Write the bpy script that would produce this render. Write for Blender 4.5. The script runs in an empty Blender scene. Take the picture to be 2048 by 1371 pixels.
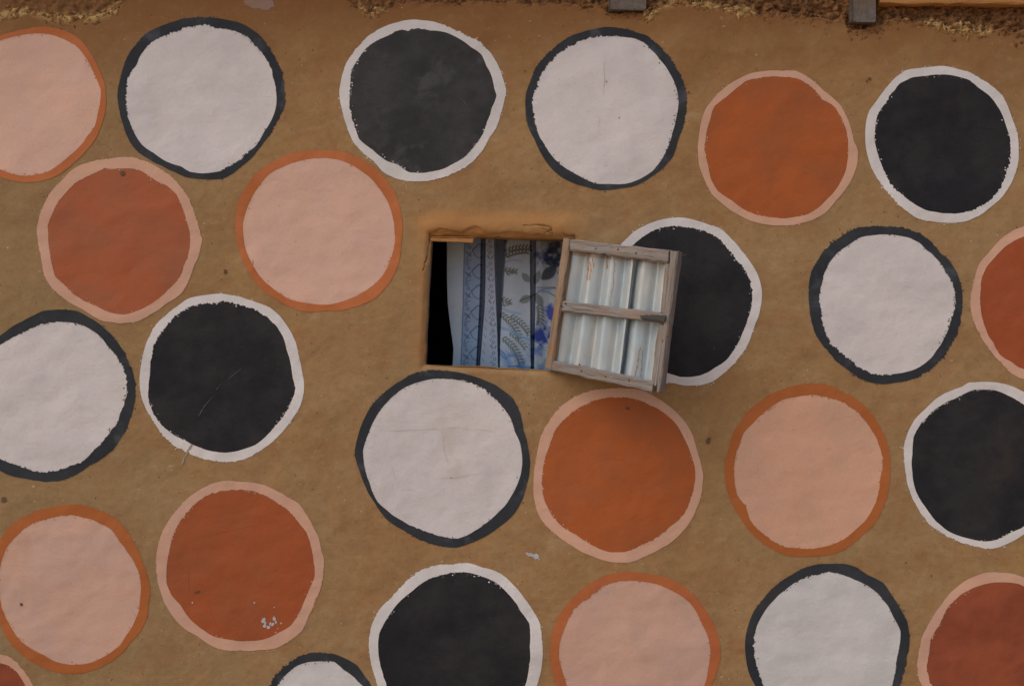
import bpy, math, random
import numpy as np
from mathutils import Vector

random.seed(7)
R = math.radians
# ------------------------------------------------------------------ camera, sky, sun, exposure
S = 0.0018                      # metres on the wall for one pixel of the 2048-wide photograph
ZC = 1.585                      # height of the picture's centre above the ground
D = 5.0                         # camera distance from the wall
sc = bpy.context.scene
cd = bpy.data.cameras.new('camera'); cam = bpy.data.objects.new('camera', cd); sc.collection.objects.link(cam)
cam.location = (0, -D, ZC); cam.rotation_euler = (R(90), 0, 0)
cd.sensor_width = 36; cd.lens = 36 * D / (2048 * S); cd.clip_end = 500
sc.camera = cam
sc.render.resolution_x = 1024; sc.render.resolution_y = 685
w = bpy.data.worlds.new('World'); sc.world = w; w.use_nodes = True
wn = w.node_tree.nodes; wl = w.node_tree.links
bg = wn['Background']; sky = wn.new('ShaderNodeTexSky'); sky.sky_type = 'NISHITA'; sky.sun_disc = False
SUN_EL, SUN_ROT = R(50), R(238)
sky.sun_elevation = SUN_EL; sky.sun_rotation = SUN_ROT; sky.dust_density = 4.0; sky.air_density = 1.0
wl.new(sky.outputs[0], bg.inputs[0]); bg.inputs[1].default_value = 0.10
sl = bpy.data.lights.new('sun', 'SUN'); so = bpy.data.objects.new('sun', sl); sc.collection.objects.link(so)
sl.energy = 0.85; sl.angle = R(85); sl.color = (1.0, 0.93, 0.84)
sdir = Vector((math.sin(SUN_ROT) * math.cos(SUN_EL), math.cos(SUN_ROT) * math.cos(SUN_EL), math.sin(SUN_EL)))
so.rotation_euler = sdir.to_track_quat('Z', 'Y').to_euler(); so.location = (-2, -6, 8)
sc.view_settings.view_transform = 'Standard'; sc.view_settings.look = 'None'
sc.view_settings.gamma = 1; sc.view_settings.use_curve_mapping = False
sc.view_settings.exposure = 0.30

# ------------------------------------------------------------------ helpers
def wx(px): return (np.asarray(px, float) - 1024) * S
def wz(py): return ZC - (np.asarray(py, float) - 685.5) * S
def at(px, py, y):              # point at depth y seen at that pixel
    k = (D + y) / D
    return np.array([(px - 1024) * S * k, y, ZC - (py - 685.5) * S * k])

class Noise:
    def __init__(s, seed, n=64):
        s.g = np.random.RandomState(seed).rand(n, n) * 2 - 1; s.n = n
    def __call__(s, x, y):
        x = np.asarray(x, float); y = np.asarray(y, float)
        xi = np.floor(x).astype(int); yi = np.floor(y).astype(int)
        fx = x - xi; fy = y - yi; fx = fx**3*(fx*(fx*6-15)+10); fy = fy**3*(fy*(fy*6-15)+10)
        n = s.n; g = s.g
        a = g[xi % n, yi % n]; b = g[(xi+1) % n, yi % n]; c = g[xi % n, (yi+1) % n]; d = g[(xi+1) % n, (yi+1) % n]
        return (a*(1-fx)+b*fx)*(1-fy) + (c*(1-fx)+d*fx)*fy
N1, N2, N3, N4 = Noise(1), Noise(2), Noise(3), Noise(4)
def fbm(x, y, f, o=4, seedn=N1, gain=.5):
    v = 0; a = 1
    for i in range(o):
        v = v + a * seedn(x * f + 13.7 * i, y * f + 5.1 * i); f *= 2.03; a *= gain
    return v

def link(o, parent=None):
    sc.collection.objects.link(o)
    if parent is not None: o.parent = parent
    return o
def mesh(name, verts, faces, mat=None, parent=None, smooth=True, attrs=None):
    me = bpy.data.meshes.new(name)
    verts = np.asarray(verts, dtype=np.float32)
    me.from_pydata(verts.tolist(), [], faces if isinstance(faces, list) else faces.tolist())
    if attrs:
        for k, (typ, arr) in attrs.items():
            at_ = me.attributes.new(k, typ, 'POINT')
            key = {'FLOAT': 'value', 'FLOAT_VECTOR': 'vector', 'FLOAT_COLOR': 'color'}[typ]
            at_.data.foreach_set(key, np.asarray(arr, dtype=np.float32).ravel())
    me.polygons.foreach_set('use_smooth', [smooth] * len(me.polygons))
    if mat: me.materials.append(mat)
    me.update()
    return link(bpy.data.objects.new(name, me), parent)
def tag(o, label=None, cat=None, group=None, kind=None):
    if label: o['label'] = label
    if cat: o['category'] = cat
    if group: o['group'] = group
    if kind: o['kind'] = kind
    return o
def empty(name, loc=(0, 0, 0)):
    o = bpy.data.objects.new(name, None); o.empty_display_size = .1; link(o); o.location = loc
    return o
def grid_faces(nu, nv, wrap=False, off=0):
    f = []
    for j in range(nv - 1):
        for i in range(nu if wrap else nu - 1):
            i2 = (i + 1) % nu
            f.append((off + j*nu+i, off + j*nu+i2, off + (j+1)*nu+i2, off + (j+1)*nu+i))
    return f

# ------------------------------------------------------------------ materials
class NT:
    def __init__(s, name, rough=.9, spec=.2):
        s.m = bpy.data.materials.new(name); s.m.use_nodes = True; s.n = s.m.node_tree.nodes; s.l = s.m.node_tree.links
        s.b = s.n['Principled BSDF']; s.b.inputs['Roughness'].default_value = rough
        s.b.inputs['Specular IOR Level'].default_value = spec
        g = s.n.new('ShaderNodeNewGeometry'); s.pos = g.outputs['Position']
    def set(s, sock, v):
        if hasattr(v, 'is_linked') or hasattr(v, 'links'): s.l.new(v, sock)
        else: sock.default_value = v
    def noise(s, scale, detail=4, rough=.55, vec=None, dist=0):
        n = s.n.new('ShaderNodeTexNoise'); n.inputs['Scale'].default_value = scale; n.inputs['Detail'].default_value = detail
        n.inputs['Roughness'].default_value = rough; n.inputs['Distortion'].default_value = dist
        s.l.new(vec if vec is not None else s.pos, n.inputs['Vector']); return n.outputs['Fac']
    def mapping(s, scale=(1, 1, 1), rot=(0, 0, 0), loc=(0, 0, 0), vec=None):
        m = s.n.new('ShaderNodeMapping'); m.inputs['Scale'].default_value = scale; m.inputs['Rotation'].default_value = rot
        m.inputs['Location'].default_value = loc
        s.l.new(vec if vec is not None else s.pos, m.inputs['Vector']); return m.outputs[0]
    def voro(s, scale, vec=None, feat='F1'):
        n = s.n.new('ShaderNodeTexVoronoi'); n.inputs['Scale'].default_value = scale; n.feature = feat
        s.l.new(vec if vec is not None else s.pos, n.inputs['Vector']); return n.outputs['Distance']
    def ramp(s, fac, a, b, c0=0., c1=1.):
        n = s.n.new('ShaderNodeMapRange'); n.interpolation_type = 'SMOOTHSTEP'
        s.l.new(fac, n.inputs['Value']); n.inputs['From Min'].default_value = a; n.inputs['From Max'].default_value = b
        n.inputs['To Min'].default_value = c0; n.inputs['To Max'].default_value = c1; return n.outputs[0]
    def mix(s, fac, a, b, mode='MIX'):
        n = s.n.new('ShaderNodeMix'); n.data_type = 'RGBA'; n.blend_type = mode
        s.set(n.inputs[0], fac); 
        for i, v in ((6, a), (7, b)):
            if isinstance(v, tuple): v = (*v, 1) if len(v) == 3 else v
            s.set(n.inputs[i], v)
        return n.outputs[2]
    def math(s, op, a, b=0.):
        n = s.n.new('ShaderNodeMath'); n.operation = op; s.set(n.inputs[0], a); s.set(n.inputs[1], b); return n.outputs[0]
    def attr(s, name, out='Fac'):
        n = s.n.new('ShaderNodeAttribute'); n.attribute_name = name; return n.outputs[out]
    def color(s, c):
        if isinstance(c, tuple): c = (*c, 1)
        s.set(s.b.inputs['Base Color'], c)
    def bump(s, h, dist, strength=1, prev=None):
        n = s.n.new('ShaderNodeBump'); n.inputs['Distance'].default_value = dist; n.inputs['Strength'].default_value = strength
        s.l.new(h, n.inputs['Height'])
        if prev is not None: s.l.new(prev, n.inputs['Normal'])
        return n.outputs[0]
    def normal(s, n): s.l.new(n, s.b.inputs['Normal'])

def plaster_relief(t, k=1.0):
    """the same world-space relief on bare mud and on the paint over it"""
    wipe = t.mapping(scale=(1, 1, 1.25), rot=(0, R(14), 0))
    a = t.noise(8, 3, .5, vec=wipe, dist=.3)
    b = t.noise(38, 4, .6, vec=t.mapping(scale=(1, 1, 1.15), rot=(0, R(-25), 0)), dist=.15)
    c = t.noise(230, 3, .6)
    v = t.voro(26, vec=t.mapping(scale=(1, 1, 1.3)))
    pit = t.ramp(v, .03, .16)
    n = t.bump(a, .012 * k, .55)
    n = t.bump(b, .0034 * k, .55, n)
    n = t.bump(c, .0012 * k, .65, n)
    n = t.bump(pit, .0008 * k, .5, n)
    t.normal(n)

def mud_material(name='mud_plaster'):
    t = NT(name, .95, .12)
    big = t.noise(.9, 3, .5); mid = t.noise(3.7, 5, .6, vec=t.mapping(scale=(1, 1, 1.5), loc=(3, 0, 8)))
    fine = t.noise(34, 5, .7, vec=t.mapping(scale=(1, 1, 1.2))); blot = t.noise(11, 4, .6, vec=t.mapping(loc=(2, 9, 4)), dist=.5)
    grit = t.noise(260, 2, .6)
    c = t.mix(t.ramp(big, .38, .62), (.37, .235, .112), (.39, .23, .098))
    c = t.mix(t.ramp(mid, .4, .7, 0, .75), c, (.33, .18, .08))
    c = t.mix(t.ramp(mid, .46, .30, 0, .55), c, (.42, .262, .128))
    c = t.mix(t.ramp(blot, .50, .72, 0, .60), c, (.36, .175, .075))
    c = t.mix(t.ramp(blot, .46, .26, 0, .50), c, (.44, .30, .165))
    # damp, greener soil to the left, redder soil up under the roof
    sx = t.n.new('ShaderNodeSeparateXYZ'); t.l.new(t.pos, sx.inputs[0])
    left = t.math('ADD', sx.outputs[0], t.math('MULTIPLY', mid, 1.2))
    c = t.mix(t.ramp(left, -.1, -1.4, 0, .45), c, (.285, .205, .105))
    up = t.math('ADD', sx.outputs[2], t.math('MULTIPLY', mid, .35))
    c = t.mix(t.ramp(up, 2.55, 3.0, 0, .8), c, (.27, .115, .04))
    c = t.mix(t.ramp(fine, .42, .75, 0, .38), c, (.24, .13, .06))
    c = t.mix(t.ramp(fine, .45, .2, 0, .35), c, (.50, .33, .18))
    c = t.mix(t.ramp(grit, .55, .75, 0, .35), c, (.20, .11, .05))
    speck = t.noise(95, 1, .5, vec=t.mapping(loc=(5, 1, 2)))
    c = t.mix(t.ramp(speck, .745, .78, 0, .8), c, (.10, .055, .03))
    c = t.mix(t.ramp(speck, .235, .21, 0, .6), c, (.62, .5, .36))
    # fresh orange mud round the window
    fr = t.math('MULTIPLY', t.attr('fresh'), t.ramp(mid, .25, .6, .6, 1.))
    c = t.mix(t.math('MULTIPLY', fr, .7), c, (.47, .225, .078))
    # crumbled core where the plaster has come away
    core = t.noise(55, 5, .75, vec=t.mapping(loc=(1, 7, 3)))
    cc = t.mix(t.ramp(core, .35, .65), (.10, .052, .028), (.36, .17, .068))
    c = t.mix(t.attr('crust'), c, cc)
    straw = t.math('MULTIPLY', t.attr('straw'), t.ramp(t.noise(30, 5, .7, vec=t.mapping(loc=(9, 2, 3))), .44, .54))
    c = t.mix(straw, c, (.62, .42, .17))
    c = t.mix(t.attr('crack'), c, (.06, .03, .015))
    t.color(c)
    plaster_relief(t)
    return t.m

def paint_material(name, base, alt, dark=None, wear=.3, mud=(.34, .19, .08), seed=0., thin=None):
    t = NT(name, .82, .25)
    off = (seed * 3.1, seed * 1.7, seed * 2.3)
    a = t.noise(5.5, 5, .62, vec=t.mapping(loc=off)); b = t.noise(26, 5, .7, vec=t.mapping(loc=off, scale=(1, 1, 1.6), rot=(0, R(20), 0)))
    c = t.mix(t.ramp(a, .36, .66), base, alt)
    if dark: c = t.mix(t.ramp(b, .5, .75, 0, .55), c, dark)
    if thin: # dry-brushed strokes where the coat is thin
        sc_ = t.noise(8, 5, .65, vec=t.mapping(loc=off), dist=.4)
        c = t.mix(t.ramp(sc_, .52, .72, 0, .8), c, thin)
    g = t.noise(210, 3, .7, vec=t.mapping(loc=off))
    c = t.mix(t.ramp(g, .52, .78, 0, wear * 1.3), c, mud)
    sp = t.noise(120, 1, .5, vec=t.mapping(loc=(off[1] + 4, 1, 2)))
    c = t.mix(t.ramp(sp, .76, .79, 0, wear * 1.6), c, mud)
    st = t.noise(3.1, 4, .7, vec=t.mapping(loc=(off[2], 3, 9), scale=(1, 1, .7)))
    c = t.mix(t.ramp(st, .56, .78, 0, wear * .9), c, mud)
    t.color(c); plaster_relief(t, .7)
    return t.m

def wood_material(name, c0, c1, c2, warm=(.42, .2, .08), warmth=.3):
    t = NT(name, .88, .2)
    wc = t.attr('wc', 'Vector')
    g = t.noise(60, 6, .72, vec=t.mapping(scale=(.09, 1, 1), vec=wc), dist=.4)
    g2 = t.noise(230, 4, .6, vec=t.mapping(scale=(.05, 1, 1), vec=wc))
    bl = t.noise(14, 4, .6, vec=wc)
    c = t.mix(t.ramp(g, .33, .68), c0, c1)
    c = t.mix(t.ramp(g2, .55, .7, 0, .75), c, c2)
    c = t.mix(t.ramp(bl, .45, .68, 0, warmth), c, warm)
    sp = t.noise(75, 3, .6, vec=t.mapping(scale=(.4, 1, 1), vec=wc, loc=(3, 3, 1)))
    c = t.mix(t.ramp(sp, .66, .74, 0, .8), c, tuple(x * .3 for x in c2))
    t.color(c)
    n = t.bump(g, .006, .9); n = t.bump(g2, .0022, 1, n); t.normal(n)
    return t.m

M = {}
M['mud'] = mud_material()
M['wood_grey'] = wood_material('weathered_grey_wood', (.20, .172, .155), (.33, .295, .27), (.085, .065, .055), (.28, .17, .095), .35)
M['wood_brown'] = wood_material('weathered_brown_wood', (.36, .25, .17), (.22, .155, .11), (.10, .06, .035), (.34, .17, .075), .6)
M['wood_orange'] = wood_material('raw_orange_wood', (.56, .27, .09), (.46, .21, .07), (.2, .08, .03), (.6, .3, .1), .3)
M['wood_beam'] = wood_material('old_dark_beam', (.16, .135, .12), (.24, .20, .17), (.07, .055, .045), (.2, .12, .06), .4)
M['charred'] = wood_material('charred_latch', (.045, .042, .042), (.09, .085, .08), (.02, .02, .02), (.1, .08, .06), .4)

# ------------------------------------------------------------------ the wall's shape
WIN = [(862, 469), (900, 469.5), (960, 471), (1030, 473.5), (1100, 476), (1148, 478), (1146, 540), (1138, 610), (1128, 690), (1121, 743),
       (1080, 741), (1020, 737.5), (960, 734), (900, 731.5), (849, 729.5), (850.5, 690), (853.5, 620), (857, 550), (860, 500)]
EDGE = np.array([(-700, 22), (-100, 26), (0, 30), (60, 22), (120, 36), (190, 34), (235, 14), (262, -14), (690, -14), (712, 8), (730, 20), (752, 24),
        (785, 14), (800, 0), (820, 4), (1000, 3), (1120, 6), (1205, 12), (1216, 24), (1290, 26), (1302, 30), (1325, 10), (1360, 3), (1410, 9), (1450, 18),
        (1490, 22), (1530, 22), (1600, 30), (1690, 36), (1702, 60), (1730, 62), (1760, 46), (1800, 36), (1860, 40), (1900, 56), (1960, 60),
        (2048, 60), (2200, 55), (2800, 50)], float)
CR = [[(150,150),(220,128),(300,146),(370,160),(420,128),(460,115),(520,148),(560,172)], [(590,176),(680,155),(760,168),(860,182),(900,172),(960,180)],
      [(800,112),(900,105),(980,118),(1004,135),(1006,170)], [(945,132),(975,150),(1000,166)], [(1000,134),(970,150),(950,166)],
      [(1080,170),(1110,182),(1160,184),(1165,215)], [(95,420),(120,330),(135,240),(140,160)]]
CRACKS = [np.array(c, float) / 3.531 + (820, 420) for c in CR]
LIPC = np.array([(858, 470), (864, 463), (880, 457), (900, 461), (922, 466), (938, 457), (952, 453), (966, 461), (980, 469), (995, 467), (1012, 464), (1035, 465.5), (1062, 470), (1075, 467), (1090, 470), (1105, 474), (1115, 480)])
def seg_dist(px, py, pl):
    d = np.full(np.shape(px), 1e9)
    for (x0, y0), (x1, y1) in zip(pl[:-1], pl[1:]):
        dx, dy = x1-x0, y1-y0; t = np.clip(((px-x0)*dx + (py-y0)*dy) / (dx*dx+dy*dy+1e-9), 0, 1)
        d = np.minimum(d, np.hypot(px-x0-t*dx, py-y0-t*dy))
    return d
def relief(x, z):
    """smooth hand-plastered relief; y of the wall face, negative = towards the camera"""
    h = fbm(x, z, 1.6, 2, N1) * .007 + fbm(x, z * 1.25, 6.5, 2, N2) * .0028 + N3(x * 24, z * 30) * .0007
    px = x / S + 1024; py = 685.5 - (z - ZC) / S
    # built-up lip over the window
    lip = np.exp(-((py - 452) / 20.)**2) * np.clip((px - 835) / 30, 0, 1) * np.clip((1160 - px) / 40, 0, 1)
    return -h - lip * .010
def crust_mask(px, py):
    e = np.interp(px, EDGE[:, 0], EDGE[:, 1]) + fbm(px, py, .035, 3, N4) * 6
    return np.clip((e - py) / 3.0 + .5, 0, 1), e
def wall_y(x, z):
    px = x / S + 1024; py = 685.5 - (z - ZC) / S
    y = relief(x, z)
    m, e = crust_mask(px, py)
    rough = fbm(px, py, .09, 4, N3, .65)
    m = m * (1 - .55 * (px < 262) - .35 * ((px > 690) & (px < 800)))
    y = y + m * (.016 + .012 * rough)
    rim = np.exp(-((py - e) / 7.)**2) * (fbm(px, py, .12, 3, N2, .7) > .1)
    y = y - rim * .006
    dw = seg_dist(px, py, WIN + [WIN[0]])
    y = y + .009 * np.exp(-(dw / 7.)**2)
    lc = np.interp(px, LIPC[:, 0], LIPC[:, 1]) + fbm(px, py * .2, .09, 3, N2) * 1.5
    brk = np.clip((py - lc) / 2 + .5, 0, 1) * (py < 482) * (px > 858) * (px < 1112)
    y = y + brk * (.0055 + .003 * fbm(px, py * 2.5, .06, 3, N3))
    ck = np.zeros(np.shape(px))
    for c in CRACKS[2:]:
        d = seg_dist(px + fbm(px, py, .15, 2, N2) * 1.2, py + fbm(px, py, .13, 2, N4) * 1.5, c)
        ck = np.maximum(ck, np.clip(1.6 - d, 0, 1) * (.65 + .35 * N1(px * .1, py * .1)))
    near = ck * .45
    y = y + ck * .006
    return y, m, rim, near
def wall_attrs(V, extra_fresh=None):
    x = V[:, 0]; z = V[:, 2]; px = x / S + 1024; py = 685.5 - (z - ZC) / S
    _, m, rim, ck = wall_y(x, z)
    zone = ((px > 1285) & (px < 1510)) | (px > 1850) & (px < 1985) | (px < 245) | (px > 715) & (px < 760)
    straw = np.exp(-((py - np.interp(px, EDGE[:, 0], EDGE[:, 1])) / 8.)**2) * zone
    fr = np.zeros(len(x))
    dx = np.maximum(np.maximum(862 - px, px - 1125), 0); dy = np.maximum(np.maximum(440 - py, py - 476), 0)
    q_ = np.clip(1 - np.hypot(dx / 60, dy / 34), 0, 1); fr = q_ * q_ * (3 - 2 * q_)
    dj = np.clip(1 - np.abs(px - 845) / 34, 0, 1)**2 * np.clip((py - 440) / 30, 0, 1) * np.clip((745 - py) / 30, 0, 1)
    fr = np.maximum(fr, dj * .75)
    lc = np.interp(px, LIPC[:, 0], LIPC[:, 1]); fr = np.maximum(fr, 1.5 * (py > lc) * (py < 482) * (px > 858) * (px < 1112))
    return {'crust': ('FLOAT', m), 'straw': ('FLOAT', straw), 'fresh': ('FLOAT', fr), 'crack': ('FLOAT', ck)}

# grid lines (denser near the crumbled top)
X0, X1, Z0, Z1 = -3.2, 3.2, 0.0, 3.05
gx = np.concatenate([np.linspace(X0, -1.95, 50, endpoint=False), np.linspace(-1.95, 1.95, 620), np.linspace(1.95, X1, 51)[1:]])
gz = np.concatenate([np.linspace(Z0, .3, 30, endpoint=False), np.linspace(.3, 2.66, 380, endpoint=False), np.linspace(2.66, 2.86, 70, endpoint=False), np.linspace(2.86, Z1, 25)])
i0 = np.searchsorted(gx, wx(800)); i1 = np.searchsorted(gx, wx(1195)); j0 = np.searchsorted(gz, wz(785)); j1 = np.searchsorted(gz, wz(415))
GX, GZ = np.meshgrid(gx, gz)
Y = wall_y(GX, GZ)[0]
V = np.stack([GX.ravel(), Y.ravel(), GZ.ravel()], 1); nx = len(gx)
F = []
for j in range(len(gz) - 1):
    for i in range(nx - 1):
        if i0 <= i < i1 and j0 <= j < j1: continue
        a = j*nx + i; F.append((a, a+1, a+nx+1, a+nx))
# perimeter of the cut-out rectangle, clockwise seen from the front, starting top-left
per = [(i, j1) for i in range(i0, i1)] + [(i1, j) for j in range(j1, j0, -1)] + [(i, j0) for i in range(i1, i0, -1)] + [(i0, j) for j in range(j0, j1)]
PX = np.array([gx[i] for i, j in per]); PZ = np.array([gz[j] for i, j in per]); n = len(per)
# window outline resampled by matching corners: top, right, bottom, left
wp = np.array(WIN, float); wpx = wx(wp[:, 0]); wpz = wz(wp[:, 1])
def resample(idx, m):
    p = np.stack([wpx[idx], wpz[idx]], 1); s = np.r_[0, np.cumsum(np.hypot(*np.diff(p, axis=0).T))]
    t = np.linspace(0, s[-1], m + 1)[:-1]
    return np.stack([np.interp(t, s, p[:, 0]), np.interp(t, s, p[:, 1])], 1)
segs = [(list(range(0, 6)), i1 - i0), (list(range(5, 10)), j1 - j0), (list(range(9, 15)), i1 - i0), (list(range(14, 19)) + [0], j1 - j0)]
O = np.concatenate([resample(a, b) for a, b in segs])
O[:, 0] += fbm(O[:, 0], O[:, 1], 25, 3, N2) * .0012; O[:, 1] += fbm(O[:, 0] + 3, O[:, 1], 22, 3, N3) * .0014
for _ in range(3): O = (np.roll(O, 1, 0) + O * 2 + np.roll(O, -1, 0)) / 4
K = 44; rows = []
base = len(V); ringV = []
ringidx = [[j*nx + i for i, j in per]]
WT = .15                        # wall thickness
cx_, cz_ = O.mean(0)
for k in range(1, K + 1):
    f = k / K
    X = PX * (1-f) + O[:, 0] * f; Z = PZ * (1-f) + O[:, 1] * f
    yy = wall_y(X, Z)[0]
    if k == K: yy = yy + .004
    if k == K-1: yy = yy + .001
    ringV.append(np.stack([X, yy, Z], 1)); ringidx.append(list(range(base + (k-1)*n, base + k*n)))
for q, (d, ins) in enumerate(((.012, .0012), (.03, .0018), (.06, .002), (WT, .0), (WT, -.25))):
    dirx = cx_ - O[:, 0]; dirz = cz_ - O[:, 1]; L = np.hypot(dirx, dirz)
    jit = fbm(O[:, 0] * 1.0 + q * .7, O[:, 1], 18, 2, N4) * .0015
    X = O[:, 0] + dirx / L * (ins + jit); Z = O[:, 1] + dirz / L * (ins + jit)
    ringV.append(np.stack([X, np.full(n, d), Z], 1)); k = K + 1 + q; ringidx.append(list(range(base + (k-1)*n, base + k*n)))
V = np.concatenate([V] + ringV)
for a, b in zip(ringidx[:-1], ringidx[1:]):
    for i in range(n):
        i2 = (i + 1) % n; F.append((a[i], b[i], b[i2], a[i2]))
wall = mesh('mud_wall', V, F, M['mud'], attrs=wall_attrs(V))
tag(wall, 'brown mud plastered house wall painted with rows of large outlined dots', 'wall')

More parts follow.
